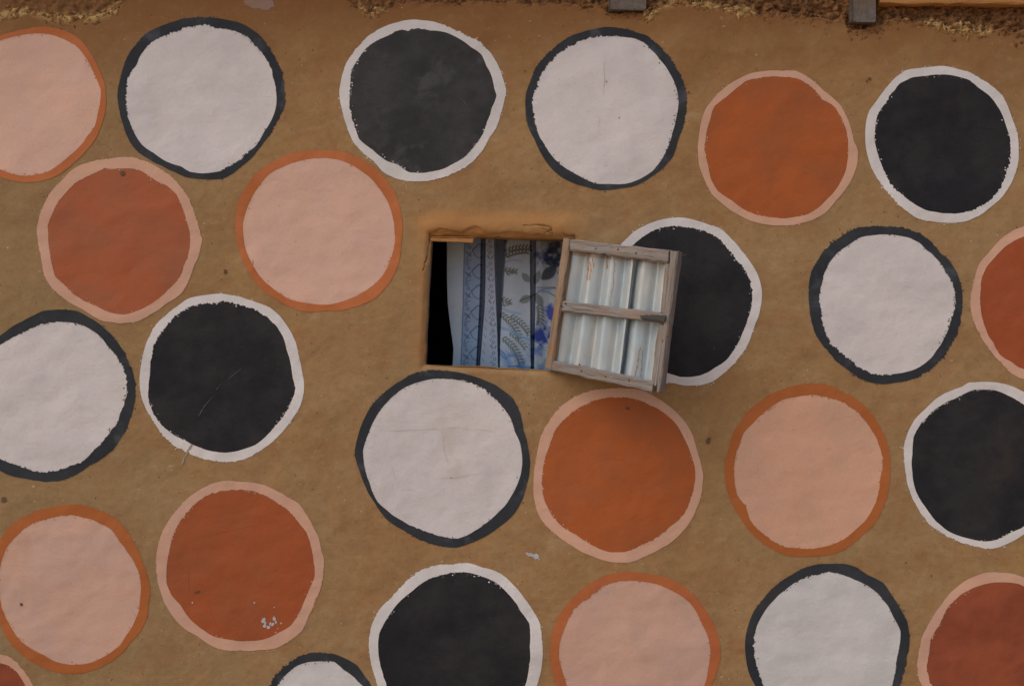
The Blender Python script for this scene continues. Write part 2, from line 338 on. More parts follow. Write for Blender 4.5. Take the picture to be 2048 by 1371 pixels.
# ------------------------------------------------------------------ painted dots, traced
TI = {'1': (0, 0, 2.856), '2': (650, 0, 2.7307), '3': (1348, 0, 2.856), '4': (0, 440, 2.856), '5': (0, 900, 2.911), '6': (650, 720, 2.105),
      '7': (1348, 440, 2.856), '8': (1348, 900, 2.911), 'F': (0, 0, 1.0)}
def trace(s):
    out = []; ox, oy, k = 0, 0, 1
    for tok in s.split():
        if tok[0] == 'T': ox, oy, k = TI[tok[1]]
        else:
            a, b = tok.split(','); out.append((ox + float(a)/k, oy + float(b)/k))
    return np.array(out)
DOTS = [
('peach', 'orange', 'peach dot with thin orange outline cut by the upper left edge of the wall view',
 'T1 0,205 60,185 150,165 270,152 340,165 430,205 490,260 540,340 580,420 605,500 608,570 600,650 575,730 550,790 500,850 440,910 380,965 310,1010 240,1035 150,1045 80,1035 0,1010 -90,960 -180,880 -240,760 -260,620 -250,480 -200,350 -110,250',
 'T1 0,235 100,205 200,193 300,203 380,232 440,268 490,330 530,400 560,465 580,520 575,590 562,660 545,720 505,775 460,835 400,890 330,945 260,985 180,1005 100,1002 40,985 0,968 -80,910 -160,830 -205,740 -220,610 -210,490 -160,380 -80,290'),
('white', 'black', 'white dot with black outline in the top row above the brick red dot',
 'T1 1180,103 1260,108 1360,128 1450,175 1510,230 1550,290 1590,370 1620,440 1628,520 1628,600 1600,660 1560,740 1510,810 1450,890 1380,950 1330,990 1270,1022 1150,1025 1060,1015 1000,985 920,945 850,905 790,865 745,810 710,720 688,640 675,540 685,460 705,380 740,310 790,240 850,185 920,150 1000,125 1080,108',
 'T1 1100,155 1170,150 1260,165 1350,180 1420,215 1460,260 1510,320 1545,390 1565,460 1580,530 1575,610 1555,670 1510,750 1460,830 1400,890 1330,940 1260,980 1180,990 1090,985 1040,955 960,925 880,875 810,825 770,760 745,690 725,600 725,520 740,440 780,370 810,310 870,245 950,205 1020,180 1060,160'),
('greyblack', 'white', 'faded charcoal dot with white outline in the top row between two white dots',
 'T2 520,110 600,120 680,150 760,185 830,215 880,265 925,320 955,380 975,440 988,490 978,550 960,620 940,690 900,750 860,820 800,890 730,935 640,970 560,990 460,985 380,968 330,945 270,885 210,840 155,780 120,700 100,630 85,570 78,500 90,420 120,340 180,260 230,205 300,155 380,125 450,112',
 'T2 510,155 570,170 660,180 740,215 800,260 855,300 880,360 910,420 925,480 938,520 910,590 885,660 865,720 820,790 770,850 700,895 620,930 540,945 460,938 400,900 320,870 260,820 190,760 165,690 145,620 133,560 140,470 145,390 185,320 230,260 290,220 350,195 400,165 450,168'),
('white', 'black', 'white dot with black outline above the open shutter',
 'T2 1540,150 1620,155 1700,175 1770,205 1830,260 1890,330 1930,390 1960,450 1975,510 1972,590 1955,680 1925,770 1895,860 1840,920 1780,965 1700,1015 1610,1030 1500,1038 1430,1020 1360,1000 1290,965 1220,900 1180,840 1145,760 1110,690 1095,600 1098,510 1125,440 1150,370 1200,310 1260,250 1330,200 1400,175 1470,158',
 'T2 1530,198 1610,198 1690,210 1740,235 1790,285 1840,340 1885,410 1920,480 1932,560 1915,640 1900,720 1880,790 1840,870 1790,935 1720,980 1640,1005 1560,1005 1480,1000 1410,970 1340,935 1270,880 1220,825 1180,760 1150,690 1138,600 1138,530 1165,450 1200,380 1250,320 1310,270 1380,235 1450,205'),
('rust', 'peach', 'bright rust orange dot with peach outline in the top row',
 'T3 620,408 690,405 740,430 800,470 850,515 900,555 950,605 985,670 1010,740 1025,810 1048,860 1045,930 1020,1010 980,1080 920,1150 860,1215 790,1255 700,1278 600,1285 500,1280 430,1258 350,1215 280,1165 215,1105 175,1030 145,950 135,850 140,770 155,690 185,620 230,560 290,505 350,460 420,425 510,410',
 'T3 620,442 700,450 760,480 810,520 845,570 910,610 950,670 980,740 992,830 995,900 980,980 940,1060 880,1130 820,1190 760,1225 680,1242 560,1240 480,1230 400,1195 330,1145 250,1090 210,1020 195,950 172,850 182,770 205,690 235,605 290,560 350,510 410,465 500,447'),
('black', 'white', 'black dot with white outline at the right end of the top row',
 'T3 1540,378 1610,390 1700,415 1760,450 1830,500 1880,545 1910,610 1940,690 1960,760 1970,850 1965,940 1935,1030 1900,1090 1850,1150 1800,1190 1740,1235 1670,1265 1560,1272 1460,1262 1380,1245 1310,1195 1250,1140 1190,1060 1140,980 1110,900 1093,800 1095,710 1115,630 1150,580 1200,520 1260,450 1320,405 1400,388 1480,380',
 'T3 1520,425 1600,432 1680,455 1740,500 1800,545 1850,610 1885,670 1905,740 1925,810 1925,900 1905,980 1870,1060 1820,1130 1760,1175 1680,1205 1600,1220 1500,1212 1430,1195 1370,1165 1300,1110 1240,1050 1200,980 1170,900 1145,820 1145,740 1160,660 1200,600 1250,530 1290,480 1350,450 1430,432'),
('brick', 'peach', 'brick red dot with peach outline between the white dots at the left',
 'T1 750,897 820,915 890,945 950,985 1010,1035 1060,1095 1095,1160 1120,1240 1140,1320 T4 1155,110 1150,150 1140,200 1110,260 1080,340 1030,420 950,480 880,530 800,575 700,588 600,575 520,540 450,500 380,455 300,385 255,310 235,200 215,100 210,40 T1 225,1240 250,1170 290,1100 340,1040 400,980 470,940 560,915 650,905',
 'T1 740,963 800,975 860,1010 900,1035 950,1060 1010,1110 1040,1180 1065,1260 1085,1340 T4 1090,120 1080,190 1050,270 1010,350 960,400 890,460 820,505 720,538 640,530 570,500 500,470 430,430 370,370 320,320 300,260 285,180 275,90 275,30 T1 300,1230 330,1160 380,1095 440,1040 510,1000 600,965 670,965'),
('peach', 'orange', 'peach dot with orange outline directly left of the window',
 'TF 640,300 690,305 730,322 765,350 790,385 802,430 803,480 795,530 775,570 745,600 700,615 650,622 590,618 555,600 520,575 495,540 478,500 470,455 475,415 490,375 515,345 550,322 595,305',
 'TF 640,316 685,322 720,340 750,365 770,395 785,430 789,475 780,520 765,550 740,575 705,595 665,608 620,606 575,595 545,575 518,550 500,520 488,480 487,445 497,410 515,375 545,345 590,324'),
('white', 'black', 'white dot with thick black outline cut by the left edge of the wall view',
 'T4 350,512 440,520 520,560 600,620 660,680 710,750 750,840 775,930 775,1010 755,1090 730,1170 690,1240 640,1310 580,1365 T5 520,90 440,145 340,180 230,182 140,165 60,145 0,120 TF -20,930 -40,900 -52,850 -58,800 -52,750 -35,710 T4 0,665 60,620 130,580 200,540 240,520',
 'T4 380,580 440,590 510,620 570,665 620,720 670,780 710,860 727,940 715,1020 690,1100 650,1180 600,1240 550,1300 480,1370 T5 400,90 320,120 230,125 150,105 80,80 0,50 TF -20,900 -35,850 -40,800 -35,750 -20,715 T4 0,715 60,680 130,640 220,600 300,582'),
('black', 'white', 'scratched black dot with white outline below the brick red dot',
 'T4 1260,420 1330,430 1400,445 1470,470 1540,500 1600,550 1650,620 1690,700 1710,790 1730,880 1735,970 1715,1060 1680,1120 1630,1190 1560,1260 1480,1320 1390,1365 T5 1340,70 1250,60 1150,40 1070,5 T4 1000,1290 930,1230 880,1160 840,1090 810,1010 800,930 805,840 820,750 850,670 900,590 950,540 1010,490 1080,445 1170,425',
 'T4 1280,458 1350,480 1460,512 1520,555 1580,605 1620,670 1640,740 1660,820 1670,900 1685,960 1670,1030 1640,1090 1590,1160 1530,1220 1460,1280 1380,1310 1300,1325 1200,1315 1150,1300 1070,1265 990,1225 920,1165 880,1110 850,1040 850,960 855,870 870,770 890,690 940,620 990,560 1060,510 1130,483 1210,475'),
('white', 'black', 'white dot with black outline directly below the window opening',
 'T6 440,42 520,48 600,62 670,85 730,115 790,160 820,220 835,290 855,370 863,440 850,520 830,590 790,650 740,695 680,735 610,770 560,787 480,780 400,755 330,715 260,670 210,600 170,530 145,460 125,390 140,310 170,240 205,180 260,125 320,85 380,52',
 'T6 500,75 570,82 630,105 690,140 740,190 780,240 800,300 825,370 830,440 810,520 780,580 730,640 670,690 610,730 560,750 490,740 400,710 330,675 270,635 220,590 190,520 170,450 160,380 185,300 220,230 260,180 320,125 380,95 440,80'),
('rust', 'peach', 'rust orange dot with peach outline directly below the shutter',
 'T6 1200,120 1270,120 1340,130 1400,160 1460,200 1510,250 1550,320 1570,400 1590,480 1580,580 1545,670 1490,740 1420,785 1350,825 1280,850 1200,848 1120,820 1040,780 970,730 910,670 885,600 878,520 885,430 900,350 930,280 980,210 1040,160 1110,130',
 'T6 1220,155 1290,160 1360,185 1430,225 1480,270 1510,330 1540,400 1560,500 1540,580 1510,650 1450,700 1390,745 1320,780 1260,803 1200,805 1130,780 1060,735 1010,710 960,660 925,590 915,520 920,440 945,360 980,280 1030,230 1090,190 1150,165'),
('black', 'white', 'black dot with white outline half hidden behind the shutter',
 'TF 1355,434 1400,443 T7 200,25 270,50 330,110 390,180 440,250 480,320 500,390 500,460 490,520 465,590 440,660 400,740 350,810 290,870 220,920 150,943 60,945 0,930 TF 1300,755 1260,720 1235,670 1222,610 1220,550 1230,510 1245,485 1270,462 1310,443',
 'TF 1355,452 T7 100,45 200,75 260,110 300,160 350,220 400,280 430,330 447,400 445,480 420,560 390,640 350,730 290,800 220,850 150,885 40,895 0,885 TF 1310,735 1275,700 1252,650 1240,600 1240,540 1255,500 1280,478 1310,460'),
('white', 'black', 'white dot with black outline below the top right black dot',
 'T7 1200,35 1290,40 1370,65 1430,90 1480,140 1520,190 1570,230 1610,300 1635,370 1645,440 1640,530 1620,620 1580,710 1530,790 1460,860 1380,900 1290,925 1190,938 1100,920 1030,880 960,830 900,780 850,720 810,660 785,580 772,490 770,400 780,310 820,230 860,170 920,120 980,75 1050,45 1120,35',
 'T7 1150,88 1250,88 1340,100 1400,130 1440,170 1500,225 1545,290 1580,350 1602,420 1600,500 1575,580 1545,660 1500,740 1440,810 1370,850 1280,875 1200,885 1120,875 1060,840 1000,790 930,740 880,680 855,610 840,520 828,440 845,350 870,280 910,205 980,150 1060,100'),
('brick2', 'peach', 'brick red dot with peach outline cut by the right edge beside a white dot',
 'T7 1999,35 1900,80 1840,130 1790,190 1740,250 1710,330 1695,400 1690,480 1710,580 1740,650 1790,730 1850,800 1900,850 1950,890 1999,910 TF 2090,762 2150,748 2200,715 2235,660 2245,600 2235,540 2205,490 2150,460 2090,448',
 'T7 1999,95 1940,120 1880,160 1830,210 1780,270 1750,330 1745,400 1745,480 1755,560 1780,630 1820,700 1860,770 1920,810 1960,840 1999,852 TF 2090,742 2150,728 2190,700 2220,650 2228,600 2218,545 2190,505 2140,478 2090,468'),
('peach2', 'ochre', 'peach dot with burnt orange outline right of the lower rust dot',
 'T7 800,928 880,940 960,975 1030,1010 1090,1060 1150,1130 1190,1210 1220,1290 1235,1360 T8 1258,80 1255,170 1240,260 1210,350 1160,430 1100,490 1020,560 940,600 850,615 750,620 650,608 560,570 490,520 430,460 380,380 330,290 300,200 292,110 300,30 T7 310,1300 340,1210 390,1140 430,1080 500,1030 580,980 660,950 730,932',
 'T7 760,1000 850,1005 940,1030 1020,1070 1080,1130 1130,1200 1160,1260 1190,1360 T8 1210,60 1205,160 1190,240 1160,330 1120,400 1060,460 1000,510 920,545 800,575 720,570 620,550 550,510 490,460 440,400 415,320 370,270 355,180 350,80 360,10 T7 370,1290 400,1210 450,1160 500,1110 560,1060 620,1025 690,1010'),
('black', 'white', 'black dot with white outline cut by the lower right edge of the wall view',
 'T7 1720,925 1800,925 1880,935 1950,960 1999,985 TF 2080,805 2115,850 2130,910 2130,960 2112,1010 2080,1050 T8 2030,490 1960,535 1850,568 1760,560 1650,530 1560,480 1480,420 1420,330 1375,240 1350,140 1340,40 T7 1313,1350 1318,1270 1340,1200 1370,1140 1430,1080 1490,1020 1560,980 1640,950 1680,925',
 'T7 1750,968 1840,975 1910,1000 1999,1060 TF 2075,835 2100,875 2112,925 2108,975 2090,1015 2065,1038 T8 2030,440 1960,480 1880,515 1780,525 1680,505 1590,465 1520,410 1460,330 1410,240 1385,120 1385,30 T7 1360,1330 1365,1240 1400,1180 1450,1120 1520,1060 1600,1020 1660,990 1710,970'),
('peach3', 'ochre', 'dusky peach dot with burnt orange outline at the lower left',
 'T5 420,318 510,325 600,355 680,405 740,470 790,550 830,640 860,720 875,800 865,890 855,980 820,1050 760,1120 700,1190 630,1240 540,1280 440,1295 340,1288 240,1255 150,1200 80,1140 30,1060 0,960 -25,900 -35,800 -30,700 -15,600 0,520 50,455 120,400 200,355 300,330',
 'T5 420,375 500,390 580,420 650,460 700,530 750,600 790,660 820,750 820,850 810,920 780,1000 740,1070 690,1140 620,1190 530,1235 430,1245 330,1230 260,1190 180,1150 110,1090 60,1010 20,930 0,840 0,740 15,640 50,550 100,495 180,430 260,400 340,382'),
('rust2', 'peach4', 'rust dot with peach outline splashed with a little white paint',
 'T5 1300,180 1400,182 1500,190 1590,225 1670,270 1740,310 1780,370 1820,440 1855,510 1870,570 1888,620 1885,700 1875,780 1840,870 1800,960 1760,1045 1690,1100 1610,1145 1510,1160 1400,1165 1300,1160 1220,1130 1150,1080 1070,1030 1000,950 950,870 925,790 912,700 915,600 935,510 970,430 1020,360 1080,290 1150,240 1230,200',
 'T5 1370,230 1460,235 1550,265 1620,310 1690,360 1740,420 1790,490 1810,560 1825,650 1830,730 1800,810 1770,880 1740,950 1690,1020 1620,1060 1540,1095 1440,1105 1340,1100 1260,1085 1180,1040 1110,980 1050,900 1000,840 975,780 970,690 985,590 1000,520 1040,430 1080,370 1140,310 1200,265 1290,238'),
('black', 'white', 'black dot with white outline cut by the lower edge of the wall view',
 'T6 600,853 660,870 740,895 790,940 840,1000 880,1060 905,1110 915,1200 910,1290 890,1371 TF 1040,1430 990,1465 920,1475 850,1460 790,1430 T6 215,1340 195,1270 187,1180 200,1110 230,1050 280,1000 330,945 390,890 460,865 540,860',
 'T6 590,892 650,905 730,940 780,990 820,1050 862,1105 863,1200 860,1290 850,1340 TF 1010,1430 960,1452 910,1458 850,1445 800,1415 T6 245,1320 225,1230 230,1150 260,1090 310,1020 370,970 430,925 490,900'),
('peach3', 'orange2', 'peach dot with orange outline cut by the lower edge beside the black dot',
 'T6 1270,888 1340,893 1420,910 T8 0,760 60,790 130,860 190,940 240,1030 262,1110 268,1200 250,1290 215,1371 TF 1400,1410 1360,1445 1300,1465 1230,1465 1170,1440 1130,1405 T6 975,1371 950,1280 948,1190 965,1110 1000,1050 1050,990 1120,935 1190,900',
 'T6 1270,925 1340,928 1420,950 1470,975 T8 60,860 120,920 160,1000 200,1090 212,1180 200,1280 180,1371 TF 1345,1430 1290,1448 1230,1445 1180,1425 1145,1390 T6 1005,1330 985,1240 990,1180 1010,1120 1050,1050 1110,1000 1170,950 1220,932'),
('white2', 'black', 'white dot with black outline cut by the lower edge at the right',
 'T8 880,660 1000,662 1060,680 1130,725 1220,770 1270,840 1320,930 1355,1000 1372,1090 1360,1180 1340,1270 1320,1371 TF 1760,1435 1710,1460 1650,1470 1590,1455 1540,1420 T8 470,1371 440,1300 420,1200 415,1110 435,1010 470,930 530,850 600,780 680,725 760,685',
 'T8 900,712 980,725 1050,755 1130,790 1190,840 1240,900 1280,970 1320,1050 1315,1130 1300,1210 1285,1300 1270,1371 TF 1740,1425 1700,1448 1650,1455 1600,1440 1560,1415 T8 520,1371 490,1280 468,1190 470,1090 490,1010 530,930 590,860 660,800 740,750 820,725'),
('brick3', 'peach4', 'dark brick red dot with peach outline in the lower right corner',
 'T8 1890,708 1980,718 2038,740 TF 2100,1180 2150,1220 2175,1280 2175,1340 2150,1400 2100,1440 2040,1460 1970,1455 1910,1430 1860,1395 T8 1425,1330 1415,1230 1430,1150 1455,1070 1500,980 1560,890 1620,820 1700,755 1790,715',
 'T8 1890,765 1980,768 2038,785 TF 2090,1195 2130,1230 2155,1285 2155,1340 2130,1390 2085,1422 2030,1440 1970,1435 1920,1412 1885,1390 T8 1490,1350 1468,1270 1485,1180 1495,1100 1540,1020 1580,930 1640,860 1730,805 1820,775'),
('white2', 'black', 'small white dot with black outline peeking in at the lower edge',
 'T5 1850,1175 1940,1180 T6 60,1240 130,1280 170,1330 200,1371 TF 755,1400 762,1440 750,1490 715,1530 660,1550 600,1540 550,1505 528,1460 525,1415 T5 1565,1371 1600,1310 1660,1250 1730,1200 1790,1180',
 'T5 1860,1225 1950,1230 T6 80,1300 130,1340 160,1371 TF 738,1400 745,1440 735,1480 705,1515 655,1532 605,1522 562,1490 545,1450 545,1410 T5 1610,1371 1660,1310 1720,1260 1790,1230'),
('brick3', 'peach4', 'brick red dot with peach outline in the lower left corner',
 'T5 0,1185 50,1195 100,1225 140,1275 170,1320 195,1371 TF 75,1410 70,1460 40,1510 -20,1540 -90,1530 -140,1480 -150,1410 -120,1350 -60,1315',
 'T5 0,1232 50,1250 100,1290 135,1340 150,1371 TF 58,1410 52,1455 25,1492 -25,1518 -85,1508 -125,1465 -132,1410 -105,1360 -55,1332'),
]
PAINT = {
 'white': ((.73, .665, .645), (.67, .615, .60), None, .22, None), 'white2': ((.68, .65, .635), (.62, .60, .59), None, .22, None),
 'peach': ((.74, .46, .345), (.70, .445, .35), None, .25, None), 'peach2': ((.72, .40, .27), (.64, .38, .26), None, .25, None),
 'peach3': ((.66, .40, .30), (.60, .39, .31), None, .25, None), 'peach4': ((.66, .38, .26), (.62, .37, .27), None, .25, None),
 'rust': ((.43, .108, .027), (.37, .105, .034), None, .1, None), 'rust2': ((.39, .092, .028), (.34, .095, .034), None, .15, None),
 'brick': ((.42, .115, .047), (.37, .125, .060), None, .12, None), 'brick2': ((.35, .078, .026), (.38, .090, .034), None, .12, None),
 'brick3': ((.34, .086, .036), (.27, .066, .032), None, .12, None),
 'black': ((.017, .0165, .021), (.031, .029, .031), (.012, .012, .015), .04, None), 'greyblack': ((.036, .036, .038), (.058, .055, .056), (.026, .025, .025), .04, (.085, .08, .085)),
 'orange': ((.55, .175, .062), (.48, .145, .045), None, .15, None), 'orange2': ((.46, .135, .048), (.50, .155, .05), None, .15, None),
 'ochre': ((.42, .125, .032), (.46, .14, .04), None, .15, None)}
RINGP = {'peach': ((.69, .40, .275), (.65, .38, .27), None, .25, None), 'white': ((.76, .71, .69), (.69, .65, .63), None, .25, None), 'black': ((.028, .032, .038), (.040, .044, .050), None, .06, (.085, .094, .11))}
PM = {}
def pm(key, ring):
    k = (key, ring)
    if k not in PM:
        p = RINGP.get(key, PAINT[key]) if ring else PAINT[key]
        PM[k] = paint_material(f'{key}_{"outline" if ring else "dot"}_paint', p[0], p[1], p[2], p[3], seed=len(PM) * 1.37, thin=p[4])
    return PM[k]
def polar(pts, c, th):
    a = np.arctan2(pts[:, 1]-c[1], pts[:, 0]-c[0]); r = np.hypot(pts[:, 0]-c[0], pts[:, 1]-c[1])
    o = np.argsort(a); a = a[o]; r = r[o]
    a = np.r_[a[-1]-2*np.pi, a, a[0]+2*np.pi]; r = np.r_[r[-1], r, r[0]]
    v = np.interp(th, a, r)
    k = np.array([1, 2, 3, 2, 1.]); k /= k.sum(); m = len(th)
    for _ in range(2): v = sum(np.roll(v, i-2) * w_ for i, w_ in enumerate(k))
    return v
def wpts(px, py, off):
    x = wx(px); z = wz(py); y = wall_y(x, z)[0] - off
    return np.stack([x, y, z], -1)
NT_ = 900
NT_ = 1300
th = np.linspace(-np.pi, np.pi, NT_, endpoint=False)
def ragged(seed, amp):
    rs = np.random.RandomState(seed)
    def pn(fq):                       # periodic noise round the ring
        g = rs.rand(fq) * 2 - 1; t = (th + np.pi) / (2*np.pi) * fq; i = np.floor(t).astype(int); f = t - i; f = f*f*(3-2*f)
        return g[i % fq] * (1-f) + g[(i+1) % fq] * f
    env = np.clip(pn(9) * 1.1 + .35, .08, 1.25)
    return pn(23) * 1.0 + pn(60) * .5 + env**1.5 * amp * (pn(120) * .55 + pn(300) * .65 + pn(560) * .6) 
def flecks(c, rr, seed, count, spread, V0, off):
    rs = np.random.RandomState(seed); VV = []; FF = []; kk = V0; centers = rs.rand(9) * NT_
    for q in range(count):
        a0 = rs.rand() * NT_; 
        a = (centers[q % 9] + rs.randn() * 38) % NT_; r = rr[int(a) % NT_] + rs.randn() * spread; ang = th[int(a) % NT_]
        x = c[0] + math.cos(ang) * r; y = c[1] + math.sin(ang) * r; s = .35 + rs.rand()**3 * 1.5; m = 5; rot = rs.rand() * 6
        px = np.array([x + s * (.6 + rs.rand()*.7) * math.cos(rot + i*2*np.pi/m) for i in range(m)]); py = np.array([y + s * (.5 + rs.rand()*.6) * math.sin(rot + i*2*np.pi/m) for i in range(m)])
        VV.append(wpts(px, py, off)); FF.append(tuple(range(kk + m - 1, kk - 1, -1))); kk += m
    return np.concatenate(VV), FF
for di, (fc, rc, label, outer, inner) in enumerate(DOTS):
    po, pi_ = trace(outer), trace(inner)
    c = (po.min(0) + po.max(0)) / 2
    amp = {'black': 1.7, 'white': 1.25}.get(rc, .85)
    ro = polar(po, c, th) + ragged(di*2+1, amp); ri = polar(pi_, c, th) + ragged(di*2+2, amp * 1.15)
    ri = np.minimum(ri, ro - 5)
    # filled dot
    NR = 34; vs = [wpts(np.array([c[0]]), np.array([c[1]]), .0007)]
    sub = th[::5]; rf = polar(pi_, c, sub) + 5.5; rf = np.minimum(rf, ro[::5] - 3.5); ns = len(sub)
    for k in range(1, NR + 1):
        r = rf * (k / NR); vs.append(wpts(c[0] + np.cos(sub) * r, c[1] + np.sin(sub) * r, .0007))
    fs = [(0, 1 + (i+1) % ns, 1 + i) for i in range(ns)]
    for k in range(NR - 1):
        a = 1 + k*ns
        for i in range(ns):
            i2 = (i+1) % ns; fs.append((a+i, a+i2, a+ns+i2, a+ns+i))
    vs = np.concatenate(vs)
    dot = mesh('painted_dot', vs, fs, pm(fc, False), wall); tag(dot, label)
    # outline
    NW = 5; vs = []
    for k in range(NW + 1):
        r = ri + (ro - ri) * k / NW; vs.append(wpts(c[0] + np.cos(th) * r, c[1] + np.sin(th) * r, .0013))
    fs = grid_faces(NT_, NW + 1, True)
    n0 = NT_ * (NW + 1)
    v2, f2 = flecks(c, ri, di + 50, 200, 2.6, n0, .0014); v3, f3 = flecks(c, ro, di + 90, 130, 2.3, n0 + len(v2), .0014)
    ring = mesh('outline', np.concatenate(vs + [v2, v3]), fs + f2 + f3, pm(rc, True), dot)

# splashes and scratches of paint, flare specks, a mauve patch
def blob_mesh(name, blobs, mat, parent, off, label=None):
    VV = []; FF = []; k = 0
    for bi, (x, y, rx, ry, rot) in enumerate(blobs):
        m = 26; a = np.linspace(0, 2*np.pi, m, endpoint=False); rr = 1 + .28 * np.array([fbm(math.cos(q)*2 + bi*3 + 9, math.sin(q)*2 + 5, 1.3, 2, N3) for q in a])
        ex = np.cos(a) * rx * rr; ey = np.sin(a) * ry * rr; ca, sa = math.cos(rot), math.sin(rot)
        px = np.r_[x, x + ex*ca - ey*sa]; py = np.r_[y, y + ex*sa + ey*ca]
        VV.append(wpts(px, py, off)); FF += [(k, k+1+(i+1) % m, k+1+i) for i in range(m)]; k += m + 1
    o = mesh(name, np.concatenate(VV), FF, mat, parent); 
    if label: o['label'] = label
    return o
splash = paint_material('splash_paint', (.60, .60, .62), (.45, .43, .43), None, .5, seed=20)
rs = random.Random(3)
bl = [(527, 1239, 4, 5, .3), (531, 1245, 2, 3, .3), (530, 1250, 3, 4, .8), (537, 1253, 4, 3, .2), (541, 1246, 2, 3, 0), (549, 1236, 3.2, 4.5, -.3), (552, 1243, 2, 3, .2), (546, 1247, 2.5, 4, .5), (563, 1245, 2, 1.6, 0),
      (509, 1204, 2, 1.6, 0), (549, 1213, 1.3, 1.3, 0), (385, 1204, 1.5, 1.5, 0), (556, 1256, 1.5, 1, 0)]
blob_mesh('paint_splash', bl, splash, wall, .0018, 'small white paint splashes on the lower left rust dot')
blob_mesh('paint_splash', [(1060, 1108, 8, 3.2, .25), (1072, 1112, 6, 4.5, .9), (1054, 1105, 3, 2, 0), (1078, 1118, 1.5, 2, 0)], splash, wall, .0014, 'lone whitish splash on bare mud below the window')
grey = paint_material('faint_splash_and_flare', (.40, .33, .26), (.36, .28, .2), None, .5, seed=22)
blob_mesh('paint_splash', [(381, 893, 2.5, 6, .5), (374, 905, 2, 7, .35), (366, 921, 1.6, 9, .3), (590, 121, .8, .8, 0), (604, 91, 1, 1, 0)], grey, wall, .0021, 'thin pale streak running down from a white outline, with two painted lens flare specks')  # last two blobs are lens flare specks put in as pale colour
mauve = paint_material('mauve_patch_tint', (.33, .205, .165), (.35, .21, .14), None, .6, seed=23)
blob_mesh('mauve_patch', [(516, 0, 30, 16, 0), (532, 8, 16, 12, .4)], mauve, wall, .0012, 'faint mauve patch at the top of the wall')  # thin mauve-tinted patch laid over the mud at the top edge
scr = paint_material('scratch_chalk', (.15, .15, .15), (.08, .08, .08), None, .2, seed=24)
scr2 = paint_material('scratch_pale_orange', (.50, .15, .055), (.44, .11, .035), None, .2, seed=25)
scr3 = paint_material('scratch_grey', (.57, .51, .48), (.62, .56, .53), None, .4, seed=26)
def scratches(lines, mat, width, label):
    VV = []; FF = []; k = 0
    for l in lines:
        p = np.array(l, float); s = np.r_[0, np.cumsum(np.hypot(*np.diff(p, axis=0).T))]; m = max(6, int(s[-1] / 5)); t = np.linspace(0, s[-1], m)
        x = np.interp(t, s, p[:, 0]); y = np.interp(t, s, p[:, 1]); x = x + N1(t * .06, x*0) * 1.2; y = y + N2(t * .07, x*0) * 1.2
        dx = np.gradient(x); dy = np.gradient(y); L = np.hypot(dx, dy); wv = width * (.35 + .65 * np.sin(np.linspace(0, np.pi, m))) * (.7 + .5 * N3(t * .2, x*0))
        a = wpts(x - dy/L*wv, y + dx/L*wv, .0022); b = wpts(x + dy/L*wv, y - dx/L*wv, .0022)
        VV += [a, b]; FF += [(k+i, k+m+i, k+m+i+1, k+i+1) for i in range(m-1)]; k += 2*m
    o = mesh('scratch_marks', np.concatenate(VV), FF, mat, wall); o['label'] = label
scratches([[(484, 736), (470, 748), (457, 759)], [(425, 793), (410, 812), (396, 832)], [(444, 765), (433, 780)], 
           [(1427, 700), (1430, 690)], [(920, 195), (930, 205), (936, 214)]], scr, .8, 'thin pale scratches across the black dots')
arc = lambda cx, cy, r, a0, a1: [(cx + r*math.cos(math.radians(a)), cy + r*math.sin(math.radians(a))) for a in range(a0, a1, 6)]
scratches([arc(1218, 984, 68, -140, 60), arc(1228, 984, 32, -100, 40), arc(1218, 990, 68, 110, 175), [(390, 1075), (440, 1063), (500, 1050), (560, 1037), (600, 1033)],
           [(456, 1205), (470, 1225), (490, 1245), (505, 1262)], [(415, 1200), (425, 1235), (432, 1250)], [(378, 1130), (377, 1180)], [(1290, 795), (1291, 822)]], scr2, .6, 'faint pencil arcs and scratches on the rust dots')
scratches([[(757, 861), (840, 860), (910, 855), (990, 862)], [(886, 862), (888, 900), (896, 930)], [(870, 958), (920, 953), (970, 945)], [(785, 935), (792, 960)], [(800, 980), (835, 978)],
           [(1210, 110), (1209, 150), (1206, 195)], [(1200, 230), (1198, 260)]], scr3, .5, 'hairline cracks in the white dots')
dk = NT('knot_hole_dark', .95); dk.color((.15, .085, .05))
blob_mesh('surface_mark', [(1416, 880, 4.5, 6.5, .3), (451, 543, 3.5, 4, 0), (8, 998, 5, 6, 0), (44, 1207, 3, 3, 0), (1738, 158, 4, 3, .2), (1733, 163, 2, 3, 0), (1255, 816, 5, 3, .3),
      (246, 347, 5, 5, 0), (741, 35, 1.5, 3, 0), (1213, 164, 1, 1.6, 0), (1050, 141, 2, 1.2, 0), (1377, 185, 2, 2, 0), (902, 955, 1.3, 1.3, 0), (1238, 236, 1.2, 1.2, 0), (395, 1183, 6, 2.5, -.4)],
      dk.m, wall, .0022, 'small dark pits and knocks in the plaster')

